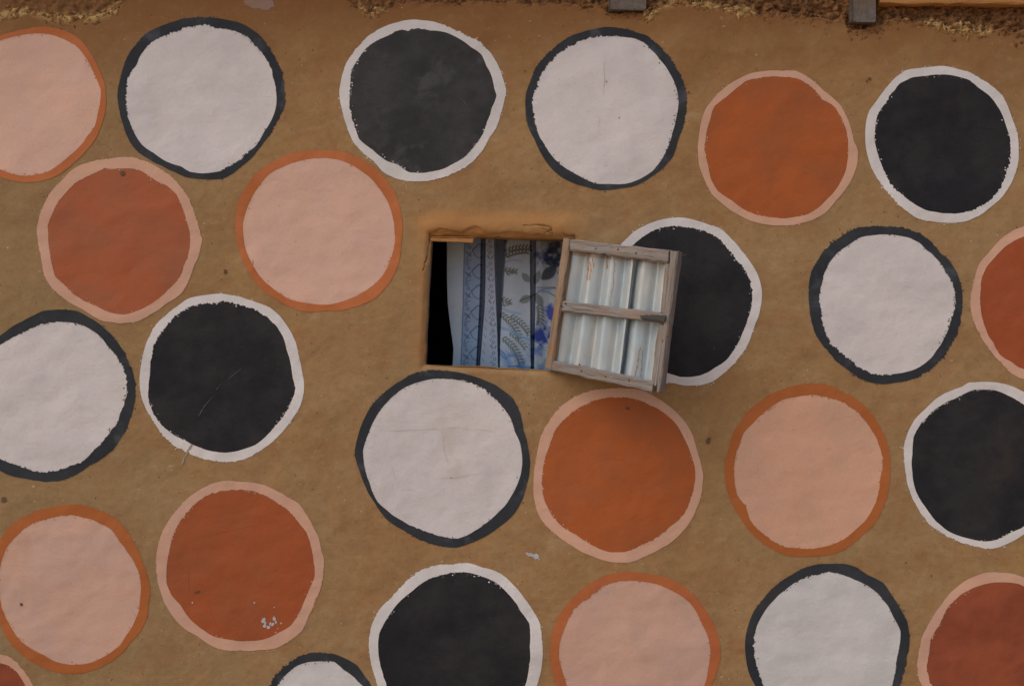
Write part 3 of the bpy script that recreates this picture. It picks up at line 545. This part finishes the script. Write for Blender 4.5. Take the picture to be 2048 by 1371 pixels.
# ------------------------------------------------------------------ crumbs of plaster and straw along the broken top edge
cm = NT('crumb', .95, .1); cmn = cm.noise(40, 3); cm.color(cm.mix(cm.ramp(cmn, .35, .65), (.60, .40, .17), (.36, .20, .08))); 
cdk = NT('dark_crumb', .95, .1); cdk.color(cdk.mix(cdk.ramp(cdk.noise(40, 3), .35, .65), (.16, .08, .035), (.30, .15, .06)))
def crumbs(name, spots, mat, seed, label):
    rs = np.random.RandomState(seed); VV = []; FF = []; k = 0
    oc = np.array([(1,0,0),(-1,0,0),(0,1,0),(0,-1,0),(0,0,1),(0,0,-1)], float); of = [(0,2,4),(2,1,4),(1,3,4),(3,0,4),(2,0,5),(1,2,5),(3,1,5),(0,3,5)]
    for (x0, x1, cnt, dy, sz) in spots:
        for q in range(cnt):
            px = x0 + rs.rand() * (x1-x0); py = np.interp(px, EDGE[:, 0], EDGE[:, 1]) + rs.randn() * dy - 1
            x = float(wx(px)); z = float(wz(py)); y = float(wall_y(np.array([x]), np.array([z]))[0][0])
            s = sz * S * (.5 + rs.rand()**2 * 1.6); sc3 = np.array([s * (1 + rs.rand()), s * .6, s * (.5 + rs.rand() * .6)])
            a = rs.rand() * 3.1; v = oc * sc3 * (.7 + .6 * rs.rand(6, 1)); ca, sa = math.cos(a), math.sin(a)
            v = np.stack([v[:, 0]*ca - v[:, 2]*sa, v[:, 1], v[:, 0]*sa + v[:, 2]*ca], 1) + (x, y - s*.2, z)
            VV.append(v); FF += [tuple(k + i for i in f) for f in of]; k += 6
    o = mesh(name, np.concatenate(VV), FF, mat, wall, smooth=False); o['kind'] = 'stuff'; o['label'] = label
crumbs('plaster_crumbs', [(1288, 1308, 22, 8, 3.2), (1310, 1400, 40, 3, 2.4), (1405, 1435, 18, 3, 3), (1448, 1500, 50, 4, 3.2), (1865, 1900, 16, 6, 3.4), (1905, 1945, 34, 8, 4), (1950, 1980, 18, 8, 3), (1810, 1860, 8, 6, 2.5), (0, 60, 18, 7, 3), (715, 770, 16, 5, 2.6), (205, 240, 24, 8, 2.6)], cm.m, 5, 'pale straw crumbs along the broken plaster edge')
crumbs('mud_crumbs', [(1500, 1700, 190, 9, 1.7), (1750, 2100, 330, 11, 1.8), (1290, 1500, 90, 6, 1.4), (1210, 1300, 60, 8, 1.3), (80, 240, 120, 9, 1.5), (700, 790, 70, 7, 1.6), (1695, 1765, 90, 14, 1.5), (1210, 1298, 60, 10, 1.6), (800, 1210, 60, 4, 1.2)], cdk.m, 6, 'dark mud crumbs along the broken plaster edge')

# ------------------------------------------------------------------ boards
def board(name, P, Q, W0, W1, up, out, t, mat, parent, seg=26, jit=.0012, seed=0, end=.004):
    """tapered, chamfered, slightly warped board from P to Q; W = width, up = width axis, out = thickness axis (unit vectors)"""
    rs = np.random.RandomState(seed); P, Q, up, out = map(lambda v: np.asarray(v, float), (P, Q, up, out))
    ch = min(.18 * min(W0, t), .004)
    VV = []; WC = []; L = np.linalg.norm(Q - P); o3 = rs.rand(3) * 9
    prof = lambda w_: [(-w_/2 + ch, 0), (w_/2 - ch, 0), (w_/2, ch), (w_/2, t - ch), (w_/2 - ch, t), (-w_/2 + ch, t), (-w_/2, t - ch), (-w_/2, ch)]
    m = 8; j0 = rs.rand(8, 1) * 50
    for k in range(seg + 1):
        f = k / seg; w_ = W0 * (1-f) + W1 * f; c = P * (1-f) + Q * f
        for i, (a, b) in enumerate(prof(w_)):
            ja = jit * (N1(f * L * 28 + i * 7 + j0[0, 0], i * 3.3 + seed) + .5 * N2(f * L * 90 + i * 5, seed * 1.7 + i)); jb = jit * .5 * N3(f * L * 30 + i, seed + i * 2.2)
            e = 0
            if k in (0, seg): e = (rs.rand() - .5) * end
            dirv = (Q - P) / L
            VV.append(c + up * (a + ja) + out * (b + jb) + dirv * e); WC.append((f * L + o3[0], a + o3[1], b + o3[2]))
    F = grid_faces(m, seg + 1, True); F = [tuple(f) for f in F] + [tuple(range(m-1, -1, -1)), tuple(range(seg*m, seg*m + m))]
    return mesh(name, VV, F, mat, parent, smooth=False, attrs={'wc': ('FLOAT_VECTOR', WC)})

# ------------------------------------------------------------------ window frame and slat
wf = empty('window_frame', (float(wx(1000)), .02, float(wz(742))))
tag(wf, 'rough timber window frame set in the small opening of the mud wall', 'window frame')
def wboard(name, a, b, wpx, y, t, mat, seed, w2=None, jit=.001):
    A = at(a[0], a[1], y); B = at(b[0], b[1], y); d = (B - A) / np.linalg.norm(B - A); up = np.array([-d[2], 0, d[0]])
    o = board(name, A, B, wpx * S, (w2 or wpx) * S, up, (0, 1, 0), t, mat, None, seed=seed, jit=jit)
    o.parent = wf; o.matrix_parent_inverse = __import__('mathutils').Matrix.Translation(-wf.location)
    return o
wboard('lintel', (858, 468), (1150, 475), 7, .026, .05, M['wood_orange'], 1)
wboard('jamb', (861.5, 472), (849.5, 732), 3.4, .018, .03, M['wood_grey'], 2)
wboard('sill', (846, 734), (1125, 743), 5, .016, .06, M['wood_brown'], 3)
wboard('jamb', (1142, 476), (1119, 745), 9, .020, .05, M['wood_brown'], 4)
sl_ = wboard('slat', (861, 478.5), (946, 481), 6.5, .008, .012, M['wood_orange'], 5, 9, .0008); sl_['label'] = 'short raw orange slat under the left of the lintel'
wboard('slat', (861, 473.2), (950, 474.5), 2.6, .014, .010, M['wood_orange'], 6, 2.0, .0006)

# ------------------------------------------------------------------ shutter
TH = R(35); U = np.array([math.cos(TH), -math.sin(TH), 0]); NN = np.array([-math.sin(TH), -math.cos(TH), 0])   # NN towards the camera
HP = at(1128, 477, -.012)
camp = np.array([0, -D, ZC])
def SH(px, py, off=0.):
    r = at(px, py, 0) - camp; P0 = HP + NN * off
    return camp + r * (np.dot(P0 - camp, NN) / np.dot(r, NN))
def z4(x, y): return (1080 + x / 4.033, 460 + y / 4.033)
sh = empty('window_shutter', tuple(SH(*z4(60, 1115))))
tag(sh, 'open wooden shutter with corrugated metal panel hanging crookedly beside the window', 'shutter')
from mathutils import Matrix
def adopt(o, p, root):
    o.parent = p; o.matrix_parent_inverse = Matrix.Translation(-root.location) if p is root else Matrix.Identity(4)
    return o
def shboard(name, A, B, C_, D_, off, t, mat, seed, jit=.0014, end=.005):
    """quad corners in zoom pixels: A,B at one end (two sides), C,D at the other; front face at off+t"""
    a, b, c, d = [SH(*z4(*q), off + t) for q in (A, B, C_, D_)]
    P = (a + b) / 2 - NN * t; Q = (c + d) / 2 - NN * t
    dr = (Q - P) / np.linalg.norm(Q - P); up = np.cross(NN, dr); 
    W0 = abs(np.dot(b - a, up)); W1 = abs(np.dot(d - c, up))
    return adopt(board(name, P, Q, W0, W1, up, NN, t, mat, None, seed=seed, jit=jit, end=end), sh, sh)
shboard('stile', (185, 66), (243, 74), (36, 1112), (96, 1122), 0, .036, M['wood_brown'], 11)
shboard('stile', (1050, 165), (1113, 170), (936, 1306), (968, 1308), 0, .036, M['wood_grey'], 12)
x_ = shboard('stile_patch', (948, 758), (1012, 764), (897, 1200), (938, 1296), .010, .022, M['wood_grey'], 13); 
shboard('stile_patch', (1008, 270), (1042, 275), (968, 665), (1010, 668), .010, .020, M['wood_grey'], 18)
shboard('rail', (248, 78), (238, 166), (1038, 163), (1030, 262), .004, .030, M['wood_grey'], 14, .0022, .01)
shboard('rail', (176, 570), (165, 656), (1030, 672), (1008, 752), .004, .026, M['wood_grey'], 15, .0016)
shboard('rail', (106, 1052), (92, 1130), (912, 1222), (905, 1308), .004, .030, M['wood_grey'], 16, .002)
lt = shboard('latch', (804, 690), (815, 716), (1008, 690), (1005, 742), .031, .014, M['charred'], 17, .003, .012)
lt['label'] = 'dark charred block fixed to the right end of the middle rail'
# nails
nm = NT('rusty_nail', .6, .4); nm.color((.09, .05, .035)); nm.b.inputs['Metallic'].default_value = .6
def nail(px, py, off):
    c = SH(*z4(px, py), off); m = 8; vs = []; fs = []
    for k, (r, h) in enumerate(((.0034, 0), (.0034, .0012), (.0018, .0022))):
        for i in range(m):
            a = i * 2*np.pi/m; vs.append(c + U * r * math.cos(a) + np.array([0, 0, 1]) * r * math.sin(a) + NN * h)
    fs = grid_faces(m, 3, True) + [tuple(range(2*m, 3*m))]
    adopt(mesh('nail', vs, fs, nm.m, None, smooth=False), sh, sh)
for q in ((450, 150), (630, 155), (775, 185), (200, 110), (320, 1085), (335, 1135), (530, 1180), (720, 1210), (175, 612), (1040, 225), (1020, 712), (930, 1262), (205, 590)):
    nail(q[0], q[1], .0335 if q[0] > 230 and q[1] not in (612, 590) else .034)
# corrugated sheets
sm = NT('galvanised_sheet', .45, .4)
wc = sm.attr('wc', 'Vector')
a_ = sm.noise(9, 5, .65, vec=sm.mapping(scale=(1.6, .35, 1), vec=wc)); b_ = sm.noise(45, 5, .7, vec=sm.mapping(scale=(1, .25, 1), vec=wc))
c_ = sm.mix(sm.ramp(a_, .38, .62), (.47, .555, .605), (.58, .60, .585))
c_ = sm.mix(sm.ramp(b_, .5, .72, 0, .5), c_, (.36, .45, .50))
c_ = sm.mix(sm.ramp(sm.noise(60, 5, .7, vec=sm.mapping(scale=(1, .12, 1), vec=wc, loc=(4, 2, 0))), .58, .72, 0, .55), c_, (.62, .50, .34))
rm = sm.math('MULTIPLY', sm.attr('rust'), sm.ramp(sm.noise(130, 4, .7, vec=sm.mapping(scale=(1, .5, 1), vec=wc)), .3, .55))
c_ = sm.mix(rm, c_, (.42, .20, .07)); sm.color(c_)
sm.b.inputs['Metallic'].default_value = .45
nn_ = sm.bump(b_, .001, .5); sm.normal(nn_)
def sheet(corners, off, phase, waves, label, rust):
    A, B, C_, D_ = [SH(*z4(*q), off) for q in corners]     # TL TR BR BL
    nu, nv = 170, 150; VV = []; WC = []; RU = []
    u = np.linspace(0, 1, nu); v = np.linspace(0, 1, nv)
    UU, VV_ = np.meshgrid(u, v)
    P = (A[None, None] * (1-UU)[..., None] + B[None, None] * UU[..., None]) * (1-VV_)[..., None] + (D_[None, None] * (1-UU)[..., None] + C_[None, None] * UU[..., None]) * VV_[..., None]
    pf = (UU * waves + phase) % 1 - .5; wv = 1 - 2.3 * np.exp(-(pf / .17)**2) + .25 * np.cos(pf * 2*np.pi * 2)
    dent = fbm(UU * 3, VV_ * 3, 1.3, 2, N2) * .0016
    P = P + NN[None, None] * (wv * .0112 + dent)[..., None]
    q = P - camp; k = D / (q[..., 1]); px = q[..., 0] * k / S + 1024; py = 685.5 - q[..., 2] * k / S
    X4 = (px - 1080) * 4.033; Y4 = (py - 460) * 4.033; ru = np.zeros_like(X4)
    for (pl, wd) in rust: ru = np.maximum(ru, np.clip(1.35 - seg_dist(X4 + fbm(X4, Y4, .04, 2, N3) * 5, Y4, pl) / wd, 0, 1))
    top = np.interp(X4, [240, 1030], [185, 268]); ru = np.maximum(ru, np.clip(1 - (Y4 - top) / 22, 0, .6))
    WCs = np.stack([UU * np.linalg.norm(B - A), VV_ * np.linalg.norm(D_ - A), UU * 0 + phase], -1)
    o = mesh('corrugated_sheet', P.reshape(-1, 3), grid_faces(nu, nv), sm.m, None, attrs={'wc': ('FLOAT_VECTOR', WCs.reshape(-1, 3)), 'rust': ('FLOAT', ru.ravel())})
    adopt(o, sh, sh); s_ = o.modifiers.new('solid', 'SOLIDIFY'); s_.thickness = .0012; o['label'] = label
RUST = [([(420, 190), (432, 300)], 7), ([(395, 200), (385, 400)], 7), ([(410, 260), (405, 400)], 6), ([(545, 200), (540, 310)], 7), ([(605, 230), (590, 450), (565, 600)], 3),
        ([(808, 950), (790, 1060), (768, 1180)], 6), ([(830, 960), (812, 1180)], 3), ([(430, 170), (900, 250)], 5)]
sheet([(232, 105), (774, 200), (655, 1235), (80, 1090)], -.004, .62, 3.42, 'wide left sheet of corrugated metal', RUST)
sheet([(735, 195), (1070, 235), (960, 1270), (600, 1190)], -.014, .28, 1.9, 'narrow right sheet of corrugated metal tucked under the left one', RUST)
# hinge hook and a bit of wire at the outer corner
hg = SH(*z4(1150, 205), .03)
adopt(board('wire_hook', hg, hg + np.array([.012, -.004, .004]), .0015, .001, (0, 0, 1), NN, .0015, M['wood_grey'], None, seg=4, jit=0.0003, seed=3), sh, sh)
adopt(board('hinge', at(1146, 500, .004), at(1126, 503, -.016), .012, .012, (0, 0, 1), (0, -1, 0), .003, nm.m, None, seg=3, jit=0, seed=4, end=0), sh, sh)
adopt(board('hinge', at(1128, 705, .004), at(1102, 708, -.016), .012, .012, (0, 0, 1), (0, -1, 0), .003, nm.m, None, seg=3, jit=0, seed=5, end=0), sh, sh)

# ------------------------------------------------------------------ curtain
px = np.arange(894, 1160, .55); py = np.arange(452, 768, .8); nu, nv = len(px), len(py)
T = (py - 478) / (735 - 478)
def edge(*v): return np.interp(T, [0, .3, .5, .65, .85, 1.], v)
eA = edge(898, 898, 899.5, 904, 911, 909)
eAB = edge(928, 926, 925, 923.5, 922, 920); eB = edge(962.5, 961.5, 960, 958, 955, 953); eC0 = edge(970, 970, 969, 966, 962, 959)
eC1 = edge(989, 991, 993, 995, 996.5, 997.5); eD0 = edge(1012, 1007, 1004, 1001, 999, 998.5); eD1 = edge(1061, 1061.5, 1062, 1062, 1062.5, 1063); eE0 = edge(1071, 1071, 1070, 1069, 1068, 1067)
PXg = np.tile(px, (nv, 1)); 
left_pull = (eA - 898)[:, None] * np.clip(1 - (PXg - 898) / 14, 0, 1)   # the free edge bows in
PXg = PXg + left_pull; PYg = np.tile(py[:, None], (1, nu))
sm_ = lambda x: np.clip(x, 0, 1)**2 * (3 - 2*np.clip(x, 0, 1))
def ridge(l, r, s=4.):  # 1 inside a fold's face
    return sm_((PXg - l[:, None]) / s + .5) * sm_((r[:, None] - PXg) / s + .5)
e_l = np.full(nv, 800.); e_r = np.full(nv, 1400.)
h = np.maximum.reduce([ridge(e_l, eB, 3), ridge(eC0, eC1, 3.2), ridge(eD0, eD1, 3.5) * .95, ridge(eE0, e_r, 4) * .72])
loc = .30 * np.sin((PXg - 898) / 9.5) * (PXg < 960) + .25 * np.sin((PXg - 1005) / 11.) * ((PXg > 1000) & (PXg < 1064)) + .34 * np.sin((PXg - 1070) / 7.5 + T[:, None] * 2) * (PXg > 1068)
dep = .240 - .066 * h - .012 * loc + .004 * fbm(PXg, PYg, .02, 2, N1)
# print
C = np.zeros((nv, nu, 3)); C[:] = (.56, .57, .63)
def put(mask, col, a=1.):
    global C
    m = np.clip(mask, 0, 1)[..., None] * a; C = C * (1-m) + np.array(col) * m
def blend(t0, c0, t1, c1): 
    f = np.clip((PYg - t0) / (t1 - t0), 0, 1)[..., None]; return np.array(c0) * (1-f) + np.array(c1) * f
inA = PXg < eAB[:, None]; inB = (PXg >= eAB[:, None]) & (PXg < eC0[:, None] - 4); inC = (PXg >= eC0[:, None] - 4) & (PXg < eC1[:, None] + 2); inE = PXg > eE0[:, None] - 4
C[inA] = (.60, .63, .68); C[inB] = (.34, .41, .54); C[inC] = (.54, .55, .63)
x, y = PXg, PYg
def leaf(cx, cy, ang, L, W):
    ca, sa = math.cos(ang), math.sin(ang); u = ((x-cx)*ca + (y-cy)*sa) / L; v = (-(x-cx)*sa + (y-cy)*ca) / W
    return np.clip((1 - u*u - np.abs(v) * 1.0) * 4, 0, 1) * (np.abs(u) < 1)
def stroke(pl, wd): return np.clip(wd + .85 - seg_dist(x, y, pl), 0, 1)
def ringm(cx, cy, r, wd): return np.clip(wd + .5 - np.abs(np.hypot(x-cx, y-cy) - r), 0, 1)
BL = (.09, .13, .27)
# B: lace band - net of dots, zigzags, loops along the left, scallops
net = ((np.sin(x * 1.9) * np.sin(y * 1.9)) > .15); put(net * inB * (x > eAB[:, None] + 9), (.52, .56, .70), .45)
yy = 486
while yy < 745:
    xb = np.interp(yy, py, eAB)
    for k in range(2): put(ringm(xb + 8 + (k % 2) * 3, yy + k * 8.5, 2.6, .75) * inB, BL, .85)
    put(stroke([(xb + 4, yy + 17), (xb + 15, yy + 26)], .6) * inB, BL, .8); put(stroke([(xb + 15, yy + 18), (xb + 5, yy + 32)], .6) * inB, BL, .8)
    put(stroke([(xb + 4, yy + 36), (xb + 14, yy + 33)], .6) * inB, BL, .8)
    for k in range(4): put(stroke([(xb + 6 + k*2.2, yy + 22 + k * 1.6), (xb + 9 + k*2.2, yy + 18 + k*2.5)], .45) * inB, BL, .6)
    put(stroke([(xb + 17, yy + 14), (xb + 24, yy + 8), (xb + 30, yy + 2), (xb + 37, yy + 3)], 1.1) * inB, BL, .75)
    put(stroke([(xb + 17, yy + 14), (xb + 22, yy + 24), (xb + 30, yy + 30), (xb + 38, yy + 27)], .9) * inB, BL, .6)
    yy += 41
put(stroke([(a, b) for a, b in zip(np.interp(np.arange(470, 760, 10), py, eAB) + 1.5, np.arange(470, 760, 10))], .8), BL, .6)
# C: column of loops and leaf ticks
k = 0
for yy in np.arange(482, 742, 11.2):
    cxm = np.interp(yy, py, eC1) - 9.5; col = (.17, .20, .36)
    if k % 4 != 3: put(ringm(cxm + (k % 2) * 1.5, yy, 2.6, .8) * inC, col, .9); put(stroke([(cxm - 3, yy + 4.5), (cxm - 6, yy + 8)], .6) * inC, col, .8)
    else:
        put(leaf(cxm - 3, yy - 1, 1.0, 5, 1.8) * inC, col, .9); put(leaf(cxm + 4, yy - 1, 2.1, 5, 1.5) * inC, col, .9)
    k += 1
for yy in range(640, 750, 16): put(leaf(np.interp(yy, py, eC0) + 6, yy, .9, 6, 1.2) * inC, (.2, .26, .45), .7)
# D and E: floral
OL = (.13, .15, .115); GR = (.22, .26, .24)
def spray(x0, y0, ang, n, L, col, step=6.6, a=.95, sg=1):
    for i in range(n):
        cx, cy = x0 + math.cos(ang) * step * i, y0 + math.sin(ang) * step * i
        for s_ in (-1, 1): put(leaf(cx + math.cos(ang + s_ * .9) * L * .9, cy + math.sin(ang + s_ * .9) * L * .8, ang + s_ * .75, L * 1.15, L * .44), col, a)
        ang += .045 * sg
    put(stroke([(x0, y0), (x0 + math.cos(ang) * step * n, y0 + math.sin(ang) * step * n)], .35), OL, .7)
DM = (x > eD0[:, None] - 3)
for (x0, y0, an, n_, L, cl) in ((1012, 512, -.5, 7, 5, (.17, .15, .10)), (1018, 500, -.35, 7, 5, (.16, .14, .10)), (1010, 540, .0, 4, 4.6, (.20, .19, .14)), (1014, 548, -.5, 3, 4, (.22, .21, .15)),
        (1004, 598, .25, 3, 4.5, (.2, .2, .18)), (1006, 610, -.4, 3, 4, (.24, .25, .22)), (1001, 628, .5, 10, 5.2, (.21, .23, .20)), (1022, 632, .45, 8, 5, (.24, .26, .24)),
        (1006, 676, .55, 10, 5.4, (.22, .24, .22)), (1020, 666, .5, 7, 4.4, (.25, .28, .26)), (1078, 610, 1.3, 6, 6, (.2, .22, .2))):
    spray(x0, y0, an, n_, L, cl)
put(stroke([(1004, 616), (1022, 624), (1040, 627)], 2.2), (.30, .42, .62), .7)
put(stroke([(1000, 655), (1020, 660), (1045, 674), (1064, 680)], 2.6), (.26, .42, .66), .75)
put(stroke([(1010, 524), (1025, 519), (1042, 522)], 1.8), (.32, .36, .5), .6)
put(leaf(1052, 555, .9, 13, 8), GR, .9); put(leaf(1051, 598, -.45, 15, 9), GR, .9); put(leaf(1078, 600, 1.1, 17, 9), (.2, .24, .24), .9); put(leaf(1074, 555, -1.2, 17, 8), (.22, .25, .24), .9)
put(stroke([(1040, 601), (1064, 592), (1088, 577), (1112, 576)], .8), OL, .9); put(stroke([(1076, 580), (1096, 584), (1110, 592)], .7), OL, .9); put(stroke([(1074, 575), (1110, 574)], .6), OL, .8)
put(leaf(1098, 546, -.7, 22, 13), (.075, .09, .10), .95); put(leaf(1105, 525, .4, 18, 10), (.06, .07, .09), .9)
def soft(cx, cy, rx, ry, col, a):
    d = ((x-cx)/rx)**2 + ((y-cy)/ry)**2; put(np.clip(np.exp(-d * 1.2) * 1.5 + fbm(x, y, .11, 3, N2) * .55 - .18, 0, 1) * DM * (d < 2.6), col, a)
soft(1088, 512, 22, 15, (.05, .08, .26), .85); soft(1108, 505, 18, 30, (.03, .04, .09), .9); soft(1082, 672, 20, 24, (.035, .07, .33), .98); soft(1104, 625, 12, 20, (.05, .09, .42), .95)
soft(1075, 700, 14, 12, (.08, .16, .5), .7); soft(1104, 730, 16, 14, (.12, .2, .3), .7); soft(1040, 745, 34, 24, (.08, .18, .46), .9); soft(1013, 720, 12, 16, (.14, .27, .55), .7); soft(1090, 580, 20, 6, (.3, .42, .62), .6)
soft(1005, 745, 12, 16, (.14, .27, .5), .7)
for (a, b, r_) in ((1025, 735, -.2), (1040, 742, .3), (1055, 738, .1), (1005, 708, .9), (1022, 748, .2)): put(leaf(a, b, r_, 17, 5) * DM, (.08, .2, .48), .8); put(leaf(a, b, r_, 11, 2.5) * DM, (.36, .50, .62), .7)
put(leaf(980, 738, -.8, 9, 4) * inC, (.1, .22, .45), .8); put(leaf(968, 745, .5, 9, 4) * inC, (.1, .22, .45), .7)
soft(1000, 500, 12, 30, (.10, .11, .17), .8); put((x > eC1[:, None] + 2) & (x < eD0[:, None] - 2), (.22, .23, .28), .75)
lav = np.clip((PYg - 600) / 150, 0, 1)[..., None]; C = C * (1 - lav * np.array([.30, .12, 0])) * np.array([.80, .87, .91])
kz = (D + dep) / D
V = np.stack([(PXg - 1024) * S * kz, dep, ZC - (PYg - 685.5) * S * kz], -1).reshape(-1, 3)
cl = NT('printed_cotton', .9, .1)
cc = cl.attr('print', 'Color'); wv1 = cl.noise(300, 2, .5, vec=cl.mapping(scale=(1, 1, .3)))
cl.color(cl.mix(cl.ramp(wv1, .4, .7, 0, .12), cc, (.2, .2, .24)))
cl.normal(cl.bump(cl.noise(22, 4, .6, vec=cl.mapping(scale=(1.5, 1, .4))), .006, .5))
tr = cl.n.new('ShaderNodeBsdfTranslucent')
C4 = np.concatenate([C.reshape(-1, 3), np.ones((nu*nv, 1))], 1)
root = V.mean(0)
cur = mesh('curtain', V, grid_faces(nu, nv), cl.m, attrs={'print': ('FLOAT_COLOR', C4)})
tag(cur, 'blue and white floral curtain with lace print border hanging in the window', 'curtain')
rod = [at(880, 448, .205), at(1170, 452, .205)]
rr = board('curtain_wire', rod[0] , rod[1], .004, .004, (0, 0, 1), (0, 1, 0), .004, nm.m, cur, seg=4, jit=0)

# ------------------------------------------------------------------ beam ends at the wall top
for (x0, x1, yb, out, lab, sd, ty) in ((1217, 1291, 22, .025, 'grey squared roof beam end in the wall top above the shutter dot', 31, -80),
                            (1704, 1752, 46, .03, 'narrow dark roof beam end between rust and black top row dots', 32, -70)):
    f = (D - out) / D
    xc = (x0 + x1) / 2; P = np.array([float(wx(xc)) * f, .12, (float(wz(yb)) + float(wz(ty))) / 2]); Q = P * 1; Q[1] = -out
    hgt = float(wz(ty)) - float(wz(yb))
    o = board('roof_beam', P, Q, hgt, hgt, (0, 0, 1), (1, 0, 0), (x1 - x0) * S * f, M['wood_beam'], None, seg=14, jit=.007, seed=sd, end=.012)
    for v in o.data.vertices: v.co.x -= (x1 - x0) * S * f / 2
    tag(o, lab, 'beam', 'beam ends along the wall top')
# timber wall plate at the upper right
P = np.array([float(wx(1756)), -.030, float(wz(-6))]); Q = np.array([3.15, -.030, float(wz(-2))])
o = board('wall_plate', P, Q, 34 * S, 34 * S, (0, 0, 1), (0, 1, 0), .06, M['wood_orange'], None, seg=60, jit=.003, seed=41)
tag(o, 'reddish timber plate lying along the wall top at the right', 'timber')

# ------------------------------------------------------------------ roof edge above the view, room behind, ground
rmt = NT('roof_sheet', .6, .3); rmt.color(rmt.mix(rmt.ramp(rmt.noise(3, 5), .4, .6), (.34, .35, .35), (.30, .2, .13))); rmt.b.inputs['Metallic'].default_value = .3
nu = 900; xs = np.linspace(-3.4, 3.4, nu); vs = []
for yv, zv in ((-.20, 3.10), (0, 3.13), (2.0, 3.5), (4.0, 3.9)):
    vs.append(np.stack([xs, np.full(nu, yv), zv + .009 * np.cos(xs / .076 * 2*np.pi)], 1))
ro = mesh('corrugated_roof', np.concatenate(vs), grid_faces(nu, 4), rmt.m); ro.modifiers.new('solid', 'SOLIDIFY').thickness = .001
tag(ro, 'corrugated metal roof with a short overhang above the painted wall', 'roof')
inm = NT('interior_mud', .95, .1); inm.color(inm.mix(inm.ramp(inm.noise(4, 4), .4, .6), (.30, .20, .13), (.25, .16, .1)))
x0, x1, y0, y1, z0, z1 = X0, X1, .155, 3.9, 0.0, 3.05
vv = [(x0,y0,z0),(x1,y0,z0),(x1,y1,z0),(x0,y1,z0),(x0,y0,z1),(x1,y0,z1),(x1,y1,z1+.75),(x0,y1,z1+.75)]
room = mesh('interior_room', vv, [(0,1,2,3),(4,7,6,5),(1,5,6,2),(2,6,7,3),(3,7,4,0)], inm.m, smooth=False); tag(room, kind='structure')
em = mesh('end_wall', [(X0, -.004, 0), (X0, .155, 0), (X0, .155, 3.05), (X0, -.004, 3.05), (X1, -.004, 0), (X1, .155, 0), (X1, .155, 3.05), (X1, -.004, 3.05)],
          [(0, 1, 2, 3), (4, 7, 6, 5), (3, 2, 6, 7)], inm.m, wall, smooth=False)
gm = NT('bare_ground', .95, .1)
g_ = gm.mix(gm.ramp(gm.noise(1.3, 6, .6), .35, .65), (.34, .24, .15), (.42, .31, .21)); gm.color(gm.mix(gm.ramp(gm.noise(40, 4, .7), .5, .7, 0, .5), g_, (.14, .1, .07)))
gm.normal(gm.bump(gm.noise(14, 6, .7), .02, .6))
gr = mesh('ground', [(-120, -120, 0), (120, -120, 0), (120, 120, 0), (-120, 120, 0)], [(0, 1, 2, 3)], gm.m, smooth=False); tag(gr, kind='structure')
